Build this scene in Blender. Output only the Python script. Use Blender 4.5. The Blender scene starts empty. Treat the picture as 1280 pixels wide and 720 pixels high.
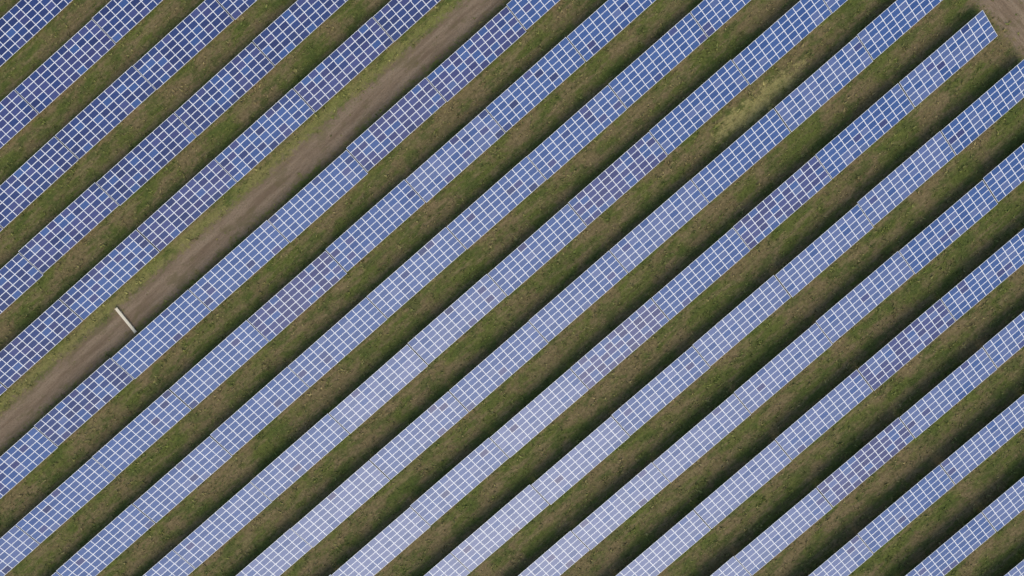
import bpy, math, random
import numpy as np
from mathutils import Matrix, Vector, Euler
random.seed(23); rng = np.random.default_rng(7)
SC = bpy.context.scene; COL = SC.collection
R = math.radians

# ---------------------------------------------------------------- layout numbers (metres)
H = 117.6; F = 1000.0; ROLL = R(41.15); TILT = R(2.1)
ALPHA = R(16.0); SLOPE_L = 4.54; LOW = 0.42
NC, NR = 11, 5
PX, PY = 15.37 / NC, SLOPE_L / NR      # module pitch
MW, MH = PX - 0.012, PY - 0.012        # solar module, landscape
T_PITCH = 15.5
X_END = 71.9                           # all rows below the track stop here
TRACK_Y = 34.3; CROSS_X = 77.2

# ---------------------------------------------------------------- node helpers
def new_mat(name):
    m = bpy.data.materials.new(name); m.use_nodes = True
    nt = m.node_tree; nt.nodes.clear()
    out = nt.nodes.new('ShaderNodeOutputMaterial')
    b = nt.nodes.new('ShaderNodeBsdfPrincipled')
    nt.links.new(b.outputs[0], out.inputs[0])
    return m, nt, b
def setin(nt, sock, v):
    if v is None: return
    if isinstance(v, bpy.types.NodeSocket): nt.links.new(v, sock)
    else: sock.default_value = v
def mth(nt, op, a, b=None, c=None, clamp=False):
    n = nt.nodes.new('ShaderNodeMath'); n.operation = op; n.use_clamp = clamp
    setin(nt, n.inputs[0], a); setin(nt, n.inputs[1], b); setin(nt, n.inputs[2], c)
    return n.outputs[0]
def mix(nt, fac, a, b, mode='MIX'):
    n = nt.nodes.new('ShaderNodeMix'); n.data_type = 'RGBA'; n.blend_type = mode
    setin(nt, n.inputs[0], fac)
    for s, v in ((n.inputs[6], a), (n.inputs[7], b)):
        if isinstance(v, tuple): s.default_value = (*v, 1)
        else: nt.links.new(v, s)
    return n.outputs[2]
def noise(nt, vec, scale, detail=4, rough=0.55):
    n = nt.nodes.new('ShaderNodeTexNoise'); n.inputs['Scale'].default_value = scale
    n.inputs['Detail'].default_value = detail; n.inputs['Roughness'].default_value = rough
    nt.links.new(vec, n.inputs['Vector']); return n.outputs['Fac']
def ramp(nt, fac, lo, hi, a=0.0, b=1.0):
    n = nt.nodes.new('ShaderNodeMapRange'); n.interpolation_type = 'SMOOTHSTEP'
    nt.links.new(fac, n.inputs[0]); n.inputs[1].default_value = lo; n.inputs[2].default_value = hi
    n.inputs[3].default_value = a; n.inputs[4].default_value = b
    return n.outputs[0]
def mapping(nt, vec, scale, loc=(0, 0, 0)):
    n = nt.nodes.new('ShaderNodeMapping'); nt.links.new(vec, n.inputs[0])
    n.inputs['Scale'].default_value = scale; n.inputs['Location'].default_value = loc
    return n.outputs[0]
def position(nt): return nt.nodes.new('ShaderNodeNewGeometry').outputs['Position']
def scale_col(nt, c, f):
    n = nt.nodes.new('ShaderNodeVectorMath'); n.operation = 'SCALE'
    nt.links.new(c, n.inputs[0]); setin(nt, n.inputs['Scale'], f); return n.outputs[0]

DRY = [(40.0, -3.3, 9.0, 1.7)]     # a worn, dry place in the grass
def grass_colour(nt, pos):
    streak = noise(nt, mapping(nt, pos, (0.20, 1.0, 1.0)), 0.8, 7, 0.75)
    lines = noise(nt, mapping(nt, pos, (0.04, 1.0, 1.0), (5, 3, 0)), 2.6, 3, 0.6)
    big = noise(nt, mapping(nt, pos, (0.8, 1, 1), (13, 4, 0)), 0.16, 6, 0.7)
    mid = noise(nt, mapping(nt, pos, (0.45, 1, 1), (3, 41, 0)), 0.50, 8, 0.78)
    fine = noise(nt, pos, 2.4, 7, 0.85)
    c = mix(nt, ramp(nt, big, 0.43, 0.57), (0.140, 0.158, 0.037), (0.225, 0.170, 0.076))
    c = mix(nt, mth(nt, 'MULTIPLY', ramp(nt, streak, 0.47, 0.59), 0.68), c, (0.275, 0.200, 0.099))
    c = mix(nt, mth(nt, 'MULTIPLY', ramp(nt, lines, 0.48, 0.66), 0.45), c, (0.128, 0.110, 0.041))
    c = mix(nt, mth(nt, 'MULTIPLY', ramp(nt, mid, 0.49, 0.58), 0.68), c, (0.088, 0.118, 0.027))
    tuft = noise(nt, mapping(nt, pos, (0.8, 1, 1), (31, 7, 0)), 0.9, 7, 0.8)
    c = mix(nt, mth(nt, 'MULTIPLY', ramp(nt, tuft, 0.55, 0.63), 0.40), c, (0.235, 0.228, 0.060))
    s = nt.nodes.new('ShaderNodeSeparateXYZ'); nt.links.new(pos, s.inputs[0])
    dfac = None
    for (x, y, rx, ry) in DRY:
        q = mth(nt, 'ADD', mth(nt, 'POWER', mth(nt, 'ABSOLUTE', mth(nt, 'MULTIPLY_ADD', s.outputs[0], 1 / rx, -x / rx)), 2.0),
                mth(nt, 'POWER', mth(nt, 'ABSOLUTE', mth(nt, 'MULTIPLY_ADD', s.outputs[1], 1 / ry, -y / ry)), 2.0))
        q = mth(nt, 'ADD', q, mth(nt, 'MULTIPLY', mth(nt, 'SUBTRACT', tuft, 0.5), 9.0))
        q = mth(nt, 'ADD', q, mth(nt, 'MULTIPLY', mth(nt, 'SUBTRACT', fine, 0.5), 4.0))
        dfac = mth(nt, 'MULTIPLY', ramp(nt, q, 1.0, 0.3), 0.75)
    c = mix(nt, dfac, c, (0.46, 0.38, 0.14))
    # patchy brighter verge on the upper side of the track
    d = mth(nt, 'ABSOLUTE', mth(nt, 'SUBTRACT', s.outputs[1], TRACK_Y + 2.9))
    d = mth(nt, 'ADD', d, mth(nt, 'MULTIPLY', mth(nt, 'SUBTRACT', mid, 0.5), 8.0))
    d = mth(nt, 'ADD', d, mth(nt, 'MULTIPLY', mth(nt, 'SUBTRACT', fine, 0.5), 4.0))
    c = mix(nt, mth(nt, 'MULTIPLY', ramp(nt, d, 1.3, 0.3), 0.62), c, (0.26, 0.248, 0.072))
    f = nt.nodes.new('ShaderNodeMapRange'); nt.links.new(fine, f.inputs[0])
    f.inputs[1].default_value = 0.28; f.inputs[2].default_value = 0.72
    f.inputs[3].default_value = 0.35; f.inputs[4].default_value = 1.65
    return scale_col(nt, c, f.outputs[0])
def bump(nt, b, pos, scale, strength, dist=0.1):
    n = nt.nodes.new('ShaderNodeBump'); n.inputs['Strength'].default_value = strength
    n.inputs['Distance'].default_value = dist
    nt.links.new(noise(nt, pos, scale, 6, 0.7), n.inputs['Height'])
    nt.links.new(n.outputs[0], b.inputs['Normal'])

# ---------------------------------------------------------------- materials
def grass_ground_mat():
    m, nt, b = new_mat('rough_grass'); p = position(nt)
    nt.links.new(grass_colour(nt, p), b.inputs['Base Color']); b.inputs['Roughness'].default_value = 0.95
    b.inputs['Specular IOR Level'].default_value = 0.1
    bump(nt, b, p, 4.0, 0.5, 0.12); return m
def grass_tuft_mat():
    m, nt, b = new_mat('grass_blades'); p = position(nt)
    g = nt.nodes.new('ShaderNodeNewGeometry')
    k = nt.nodes.new('ShaderNodeMapRange'); nt.links.new(g.outputs['Random Per Island'], k.inputs[0])
    k.inputs[3].default_value = 0.6; k.inputs[4].default_value = 1.85
    c = scale_col(nt, mix(nt, 0.2, grass_colour(nt, p), (0.155, 0.165, 0.038)), k.outputs[0])
    nt.links.new(c, b.inputs['Base Color']); b.inputs['Roughness'].default_value = 0.8
    b.inputs['Specular IOR Level'].default_value = 0.15
    return m
def track_mat(name, axis, centre, half, gain=1.0):
    m, nt, b = new_mat(name); p = position(nt)
    s = nt.nodes.new('ShaderNodeSeparateXYZ'); nt.links.new(p, s.inputs[0])
    d = mth(nt, 'SUBTRACT', s.outputs[axis], centre)
    wob = noise(nt, p, 0.25, 5, 0.65); wob2 = noise(nt, p, 1.2, 7, 0.8)
    off = mth(nt, 'MULTIPLY', mth(nt, 'SUBTRACT', wob, 0.5), 2.0)
    ad = mth(nt, 'ABSOLUTE', d)
    e = mth(nt, 'ADD', mth(nt, 'ADD', ad, off), mth(nt, 'MULTIPLY', mth(nt, 'SUBTRACT', wob2, 0.5), 6.0))
    edge = ramp(nt, e, half - 0.7, half + 0.7)
    sc = (0.12, 1, 1) if axis == 1 else (1, 0.12, 1)
    st = noise(nt, mapping(nt, p, sc), 1.3, 6, 0.7)
    g = lambda r_, g_, b_: (r_ * gain, g_ * gain, b_ * gain)
    c = mix(nt, ramp(nt, st, 0.38, 0.62), g(0.225, 0.157, 0.097), g(0.315, 0.230, 0.146))
    rut = ramp(nt, mth(nt, 'ABSOLUTE', mth(nt, 'SUBTRACT', mth(nt, 'ABSOLUTE', mth(nt, 'ADD', d, mth(nt, 'MULTIPLY', off, 0.4))), 0.95)), 0.65, 0.05)
    c = mix(nt, mth(nt, 'MULTIPLY', rut, 0.28), c, g(0.42, 0.315, 0.205))
    gr = noise(nt, p, 3.6, 8, 0.85)
    c = mix(nt, mth(nt, 'MULTIPLY', ramp(nt, gr, 0.5, 0.60), 0.55), c, g(0.155, 0.108, 0.064))
    pat = noise(nt, mapping(nt, p, (0.4, 0.8, 1) if axis == 1 else (0.8, 0.4, 1), (9, 0, 0)), 0.5, 7, 0.78)
    c = mix(nt, mth(nt, 'MULTIPLY', ramp(nt, pat, 0.51, 0.60), 0.55), c, (0.175, 0.142, 0.065))
    c = mix(nt, edge, c, grass_colour(nt, p))
    nt.links.new(c, b.inputs['Base Color']); b.inputs['Roughness'].default_value = 0.95
    b.inputs['Specular IOR Level'].default_value = 0.1
    bump(nt, b, p, 3.0, 0.6, 0.14); return m
def simple_mat(name, col, rough, metal=0.0, vary=0.15, scale=6):
    m, nt, b = new_mat(name)
    t = nt.nodes.new('ShaderNodeTexCoord').outputs['Object']
    n = noise(nt, t, scale, 4, 0.6)
    c = mix(nt, ramp(nt, n, 0.35, 0.7), col, tuple(x * (1 - vary) for x in col))
    nt.links.new(c, b.inputs['Base Color']); b.inputs['Roughness'].default_value = rough
    b.inputs['Metallic'].default_value = metal; return m
def glass_mat(name, c_a, c_b):
    m, nt, b = new_mat(name)
    t = nt.nodes.new('ShaderNodeTexCoord').outputs['Object']
    s = nt.nodes.new('ShaderNodeSeparateXYZ'); nt.links.new(t, s.inputs[0])
    x, y = s.outputs[0], s.outputs[1]
    cx, cy = MW / 2 - 0.046, MH / 2 - 0.046
    margin = mth(nt, 'MAXIMUM', mth(nt, 'GREATER_THAN', mth(nt, 'ABSOLUTE', x), cx),
                 mth(nt, 'GREATER_THAN', mth(nt, 'ABSOLUTE', y), cy))
    fx = mth(nt, 'ABSOLUTE', mth(nt, 'SUBTRACT', mth(nt, 'FRACT', mth(nt, 'MULTIPLY_ADD', x, 5 / cx, 5)), 0.5))
    fy = mth(nt, 'ABSOLUTE', mth(nt, 'SUBTRACT', mth(nt, 'FRACT', mth(nt, 'MULTIPLY_ADD', y, 3 / cy, 3)), 0.5))
    line = mth(nt, 'GREATER_THAN', mth(nt, 'MAXIMUM', fx, fy), 0.488)
    oi = nt.nodes.new('ShaderNodeObjectInfo').outputs['Random']
    c = mix(nt, oi, c_a, c_b)
    v = nt.nodes.new('ShaderNodeTexVoronoi'); v.inputs['Scale'].default_value = 28
    nt.links.new(t, v.inputs['Vector'])
    c = mix(nt, 0.08, c, v.outputs['Color'], 'SOFT_LIGHT')
    dirt = noise(nt, mapping(nt, position(nt), (0.3, 1, 1)), 0.7, 5, 0.6)
    c = mix(nt, mth(nt, 'MULTIPLY', ramp(nt, dirt, 0.45, 0.75), 0.03), c, (0.25, 0.24, 0.25))
    c = mix(nt, mth(nt, 'MULTIPLY', line, 0.15), c, (0.45, 0.47, 0.52))
    c = mix(nt, margin, c, (0.96, 0.96, 0.95))
    nt.links.new(c, b.inputs['Base Color'])
    b.inputs['Roughness'].default_value = 0.40; b.inputs['IOR'].default_value = 1.63
    return m
M_GROUND = grass_ground_mat(); M_TUFT = grass_tuft_mat()
M_TRACK = track_mat('dirt_track_soil', 1, TRACK_Y, 2.0)
M_CROSS = track_mat('cross_track_soil', 0, CROSS_X, 4.2, 1.12)
M_FRAME = simple_mat('aluminium_frame', (0.96, 0.96, 0.95), 0.45, 0.0, 0.03)
M_BACK = simple_mat('white_backsheet', (0.7, 0.7, 0.7), 0.7)
M_STEEL = simple_mat('galvanised_steel', (0.42, 0.43, 0.44), 0.5, 0.6)
M_WHITE = simple_mat('weathered_white_paint', (0.96, 0.84, 0.61), 0.6, 0.0, 0.04, 2.5)
M_CONC = simple_mat('pale_concrete', (0.78, 0.67, 0.48), 0.9, 0.0, 0.2)
GLASS = [glass_mat('blue_cells', (0.024, 0.080, 0.250), (0.044, 0.110, 0.305)),
         glass_mat('deep_blue_cells', (0.008, 0.026, 0.125), (0.019, 0.056, 0.205)),
         glass_mat('violet_blue_cells', (0.028, 0.040, 0.155), (0.052, 0.074, 0.225)),
         glass_mat('pale_sky_sheen_cells', (0.072, 0.125, 0.290), (0.105, 0.155, 0.335))]  # last, pale tone has reflected sky mixed into its base colour

# ---------------------------------------------------------------- mesh helpers
def mesh_obj(name, verts, faces, mats, parent=None, midx=None):
    me = bpy.data.meshes.new(name); me.from_pydata(verts, [], faces); me.update()
    for m in (mats if isinstance(mats, list) else [mats]): me.materials.append(m)
    if midx: me.polygons.foreach_set('material_index', midx)
    o = bpy.data.objects.new(name, me); COL.objects.link(o); o.parent = parent
    return o
class MB:
    def __init__(s): s.v = []; s.f = []
    def box(s, c, d, rx=0.0):
        i = len(s.v); m = Matrix.Rotation(rx, 3, 'X'); c = Vector(c)
        for z in (-.5, .5):
            for y in (-.5, .5):
                for x in (-.5, .5): s.v.append(tuple(c + m @ Vector((x * d[0], y * d[1], z * d[2]))))
        for q in ((0, 2, 3, 1), (4, 5, 7, 6), (0, 1, 5, 4), (2, 6, 7, 3), (0, 4, 6, 2), (1, 3, 7, 5)):
            s.f.append(tuple(i + k for k in q))
        return s
    def build(s, name, mat, parent=None): return mesh_obj(name, s.v, s.f, mat, parent)
def bevel(o, w):
    md = o.modifiers.new('bevel', 'BEVEL'); md.width = w; md.segments = 2; md.limit_method = 'ANGLE'
def module_mesh(glass):
    hx, hy, t, fw, rec = MW / 2, MH / 2, 0.04, 0.030, 0.004
    def ring(x, y, z): return [(-x, -y, z), (x, -y, z), (x, y, z), (-x, y, z)]
    v = ring(hx, hy, -t) + ring(hx, hy, 0) + ring(hx - fw, hy - fw, 0) + ring(hx - fw, hy - fw, -rec)
    f, mi = [(3, 2, 1, 0)], [2]
    for a, b_ in ((0, 4), (4, 8), (8, 12)):
        for k in range(4):
            j = (k + 1) % 4; f.append((a + k, a + j, b_ + j, b_ + k)); mi.append(0)
    f.append((12, 13, 14, 15)); mi.append(1)
    me = bpy.data.meshes.new('solar_module'); me.from_pydata(v, [], f)
    for m in (M_FRAME, glass, M_BACK): me.materials.append(m)
    me.polygons.foreach_set('material_index', mi); me.update(); return me
MODS = [module_mesh(g) for g in GLASS]

# ---------------------------------------------------------------- ground and tracks
def sheet(name, x0, x1, y0, y1, z, mat):
    o = mesh_obj(name, [(x0, y0, z), (x1, y0, z), (x1, y1, z), (x0, y1, z)], [(0, 1, 2, 3)], mat)
    o['kind'] = 'structure'; return o
sheet('ground', -2500, 2500, -2500, 2500, 0.0, M_GROUND)
sheet('dirt_track', -400, CROSS_X + 2, TRACK_Y - 4.6, TRACK_Y + 4.6, 0.004, M_TRACK)
sheet('cross_track', CROSS_X - 7, CROSS_X + 7, -400, 400, 0.008, M_CROSS)

# ---------------------------------------------------------------- camera
cam = bpy.data.cameras.new('camera'); co = bpy.data.objects.new('camera', cam); COL.objects.link(co)
cam.sensor_width = 36; cam.lens = 36 * F / 1280; cam.clip_end = 6000; cam.clip_start = 1
RM = Matrix.Rotation(TILT, 3, 'Y') @ Matrix.Rotation(-ROLL, 3, 'Z')
co.location = (0, 0, H); co.rotation_euler = RM.to_euler(); SC.camera = co
INV = RM.transposed()
def project(p):
    q = INV @ (Vector(p) - Vector((0, 0, H)))
    return 640 + F * q.x / -q.z, 360 - F * q.y / -q.z

# ---------------------------------------------------------------- grass tufts (stuff)
def grass():
    n = 140000
    xs = rng.uniform(-92, 84, n); ys = rng.uniform(-86, 86, n)
    a = xs + 4.3
    c, s = math.cos(ROLL), math.sin(ROLL)
    ix = c * a - s * ys; iy = s * a + c * ys
    keep = (np.abs(ix) < 80) & (np.abs(iy) < 47)
    dt = np.abs(ys - TRACK_Y); keep &= ~((dt < 1.9) & (rng.random(n) < 0.94)) & ~((dt < 2.5) & (rng.random(n) < 0.4))
    keep &= ~((np.abs(xs - CROSS_X) < 3.4) & (rng.random(n) < 0.90))
    keep &= ~((np.abs(xs + 50.8) < 1.2) & (np.abs(ys - 34.2) < 3.3))
    xs, ys = xs[keep], ys[keep]; n = len(xs)
    B = 5
    size = np.minimum(rng.gamma(1.9, 0.5, n), 2.9)
    th = rng.uniform(0, 2 * np.pi, (n, B)); r = rng.uniform(0.07, 0.22, (n, B)) * size[:, None]
    h = rng.uniform(0.04, 0.12, (n, B)) * size[:, None]; w = rng.uniform(0.03, 0.07, (n, B)) * size[:, None]
    dx, dy = np.cos(th), np.sin(th)
    X = xs[:, None]; Y = ys[:, None]
    v = np.empty((n, B, 3, 3))
    z0 = np.full_like(w, 0.012)
    v[:, :, 0] = np.stack([X + dy * w, Y - dx * w, z0], -1)
    v[:, :, 1] = np.stack([X + dx * r, Y + dy * r, h + 0.01], -1)
    v[:, :, 2] = np.stack([X - dy * w, Y + dx * w, z0], -1)
    v = v.reshape(-1, 3); nt_ = n * B
    me = bpy.data.meshes.new('grass'); me.vertices.add(nt_ * 3); me.vertices.foreach_set('co', v.ravel())
    me.loops.add(nt_ * 3); me.loops.foreach_set('vertex_index', np.arange(nt_ * 3, dtype=np.int32))
    me.polygons.add(nt_); me.polygons.foreach_set('loop_start', np.arange(0, nt_ * 3, 3, dtype=np.int32))
    me.update(calc_edges=True); me.materials.append(M_TUFT)
    o = bpy.data.objects.new('grass', me); COL.objects.link(o)
    o['kind'] = 'stuff'; o['label'] = 'short olive green and dry brown grass growing between the solar rows'; o['category'] = 'grass'
grass()

# ---------------------------------------------------------------- solar tables
ca, sa = math.cos(ALPHA), math.sin(ALPHA)
ZC = LOW + 0.5 * SLOPE_L * sa
HALF = 0.5 * NC * PX
def make_supports():
    parts = []
    for x in (-6.1, -2.05, 2.05, 6.1):
        top = ZC - 0.30
        p = MB().box((0, 0, top / 2 - 0.15), (0.14, 0.10, top + 0.3)).build('support_post', M_STEEL); p.location = (x, 0.0, 0)
        parts.append(p)
    fr = MB()
    for x in (-6.1, -2.05, 2.05, 6.1):
        fr.box((x, 0.18 * sa, ZC - 0.19 * ca), (0.08, 4.2, 0.12), ALPHA)
        fr.box((x + 0.06, -0.5, ZC - 0.55), (0.05, 0.06, 0.8), R(48))
    for u in (-1.8, -0.9, 0.0, 0.9, 1.8):
        fr.box((0, u * ca + 0.085 * sa, ZC + u * sa - 0.085 * ca), (2 * HALF - 0.1, 0.06, 0.08), ALPHA)
    parts.append(fr.build('support_frame', M_STEEL))
    return parts
SUP = make_supports(); first = [True]
def solar_table(x, y, label, group, weights, same):
    root = bpy.data.objects.new('solar_table', None); COL.objects.link(root)
    root.empty_display_size = 0.5
    root.location = (x + random.gauss(0, 0.01), y + random.gauss(0, 0.06), random.gauss(0, 0.04))
    root.rotation_euler = (R(random.gauss(0, 0.45)), R(random.gauss(0, 0.2)), R(random.gauss(0, 0.06)))
    root['label'] = label; root['category'] = 'solar panel table'; root['group'] = group
    for p in SUP:
        c = p if first[0] else p.copy()
        if not first[0]: COL.objects.link(c)
        c.parent = root
    first[0] = False
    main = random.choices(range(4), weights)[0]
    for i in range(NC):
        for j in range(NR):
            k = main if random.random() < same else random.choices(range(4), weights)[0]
            u = (j - (NR - 1) / 2) * PY
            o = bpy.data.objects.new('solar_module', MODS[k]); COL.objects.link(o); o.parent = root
            o.location = ((i - (NC - 1) / 2) * PX, u * ca, ZC + u * sa)
            o.rotation_euler = (ALPHA + R(random.gauss(0, 0.35)), R(random.gauss(0, 0.25)), 0)
ORD = ['', 'first', 'second', 'third', 'fourth', 'fifth', 'sixth', 'seventh', 'eighth', 'ninth', 'tenth', 'eleventh', 'twelfth', 'thirteenth', 'fourteenth']
count = 0
for n in range(1, 19):
    s = 3 + 77.4 * (n - 9)
    if n <= 5: s -= 22
    ylow = -(H - LOW) / F * s - 0.12; yc = ylow + 0.5 * SLOPE_L * ca
    xr = X_END if n >= 7 else -9.1 + 6 * T_PITCH
    seen, near = [], []
    for k in range(0, 13):
        xc = xr - T_PITCH * (k + 0.5)
        pts = [project((xc + sx * HALF / 14, yc + sy * SLOPE_L / 6 * ca, ZC + sy * SLOPE_L / 6 * sa)) for sx in range(-14, 15) for sy in range(-3, 4)]
        if any(1 < p[0] < 1279 and 1 < p[1] < 719 for p in pts): seen.append(xc)
        elif any(-45 < p[0] < 1325 and -45 < p[1] < 765 for p in pts): near.append(xc)
    seen.sort()
    row = f'{ORD[6 - n]} row above the dirt track' if n <= 5 else f'{ORD[n - 5]} row below the dirt track'
    w = (1.4, 5.0, 2.8, 0.05) if n <= 5 else (6.0, 1.0, 0.7, 0.9) if n <= 8 else (5, 0.1, 0.5, 2.6) if n <= 11 else (3.0, 0.0, 0.6, 5)  # lower rows lean to pale cells: sky reflection painted as cell colour
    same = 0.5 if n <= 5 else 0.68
    for i, xc in enumerate(seen):
        if n == 11 and i == len(seen) - 1:
            lab = 'blue solar table at the open upper right row end, beside the bare cross track'
        elif len(seen) == 1:
            lab = f'blue solar table, the only one in view of the {row}'
        else:
            lab = f'blue solar table, {ORD[i + 1]} from the lower left, {row}'
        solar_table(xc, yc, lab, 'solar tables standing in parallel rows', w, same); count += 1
    for xc in near:
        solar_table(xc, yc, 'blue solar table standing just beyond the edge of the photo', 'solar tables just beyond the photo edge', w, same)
print('tables', count)

# ---------------------------------------------------------------- white barrier across the track
b = bpy.data.objects.new('track_barrier', None); COL.objects.link(b)
b.location = (-50.8, 34.2, 0.004); b.rotation_euler = (0, 0, R(-2))
b['label'] = 'narrow cream white barrier lying across the brown dirt track'; b['category'] = 'barrier'
o = MB().box((0, 0, 0.24), (0.42, 4.5, 0.20)).build('beam', M_WHITE, b); bevel(o, 0.03)
for y in (-1.45, 1.45):
    o = MB().box((0, y, 0.07), (0.48, 0.22, 0.135)).build('foot', M_CONC, b); bevel(o, 0.02)
for y in (-2.305, 2.305):
    o = MB().box((0, y, 0.24), (0.48, 0.10, 0.26)).build('end_cap', M_CONC, b); bevel(o, 0.02)

# ---------------------------------------------------------------- light: thin overcast
az = R(203); el = R(42)
sd = Vector((math.sin(az) * math.cos(el), math.cos(az) * math.cos(el), math.sin(el)))
w = bpy.data.worlds.new('World'); SC.world = w; w.use_nodes = True
nt = w.node_tree; bg = nt.nodes['Background']
sky = nt.nodes.new('ShaderNodeTexSky'); sky.sky_type = 'NISHITA'; sky.sun_disc = False
sky.sun_elevation = el; sky.sun_rotation = az
sky.dust_density = 2.0; sky.air_density = 1.0
nt.links.new(sky.outputs[0], bg.inputs[0]); bg.inputs[1].default_value = 0.15
sl = bpy.data.lights.new('sun', 'SUN'); so = bpy.data.objects.new('sun', sl); COL.objects.link(so)
sl.energy = 1.4; sl.angle = R(42); sl.color = (1.0, 0.94, 0.84)
so.rotation_euler = (-sd).to_track_quat('-Z', 'Y').to_euler(); so.location = (0, 0, 60)
SC.view_settings.view_transform = 'Standard'; SC.view_settings.look = 'None'; SC.view_settings.exposure = 0
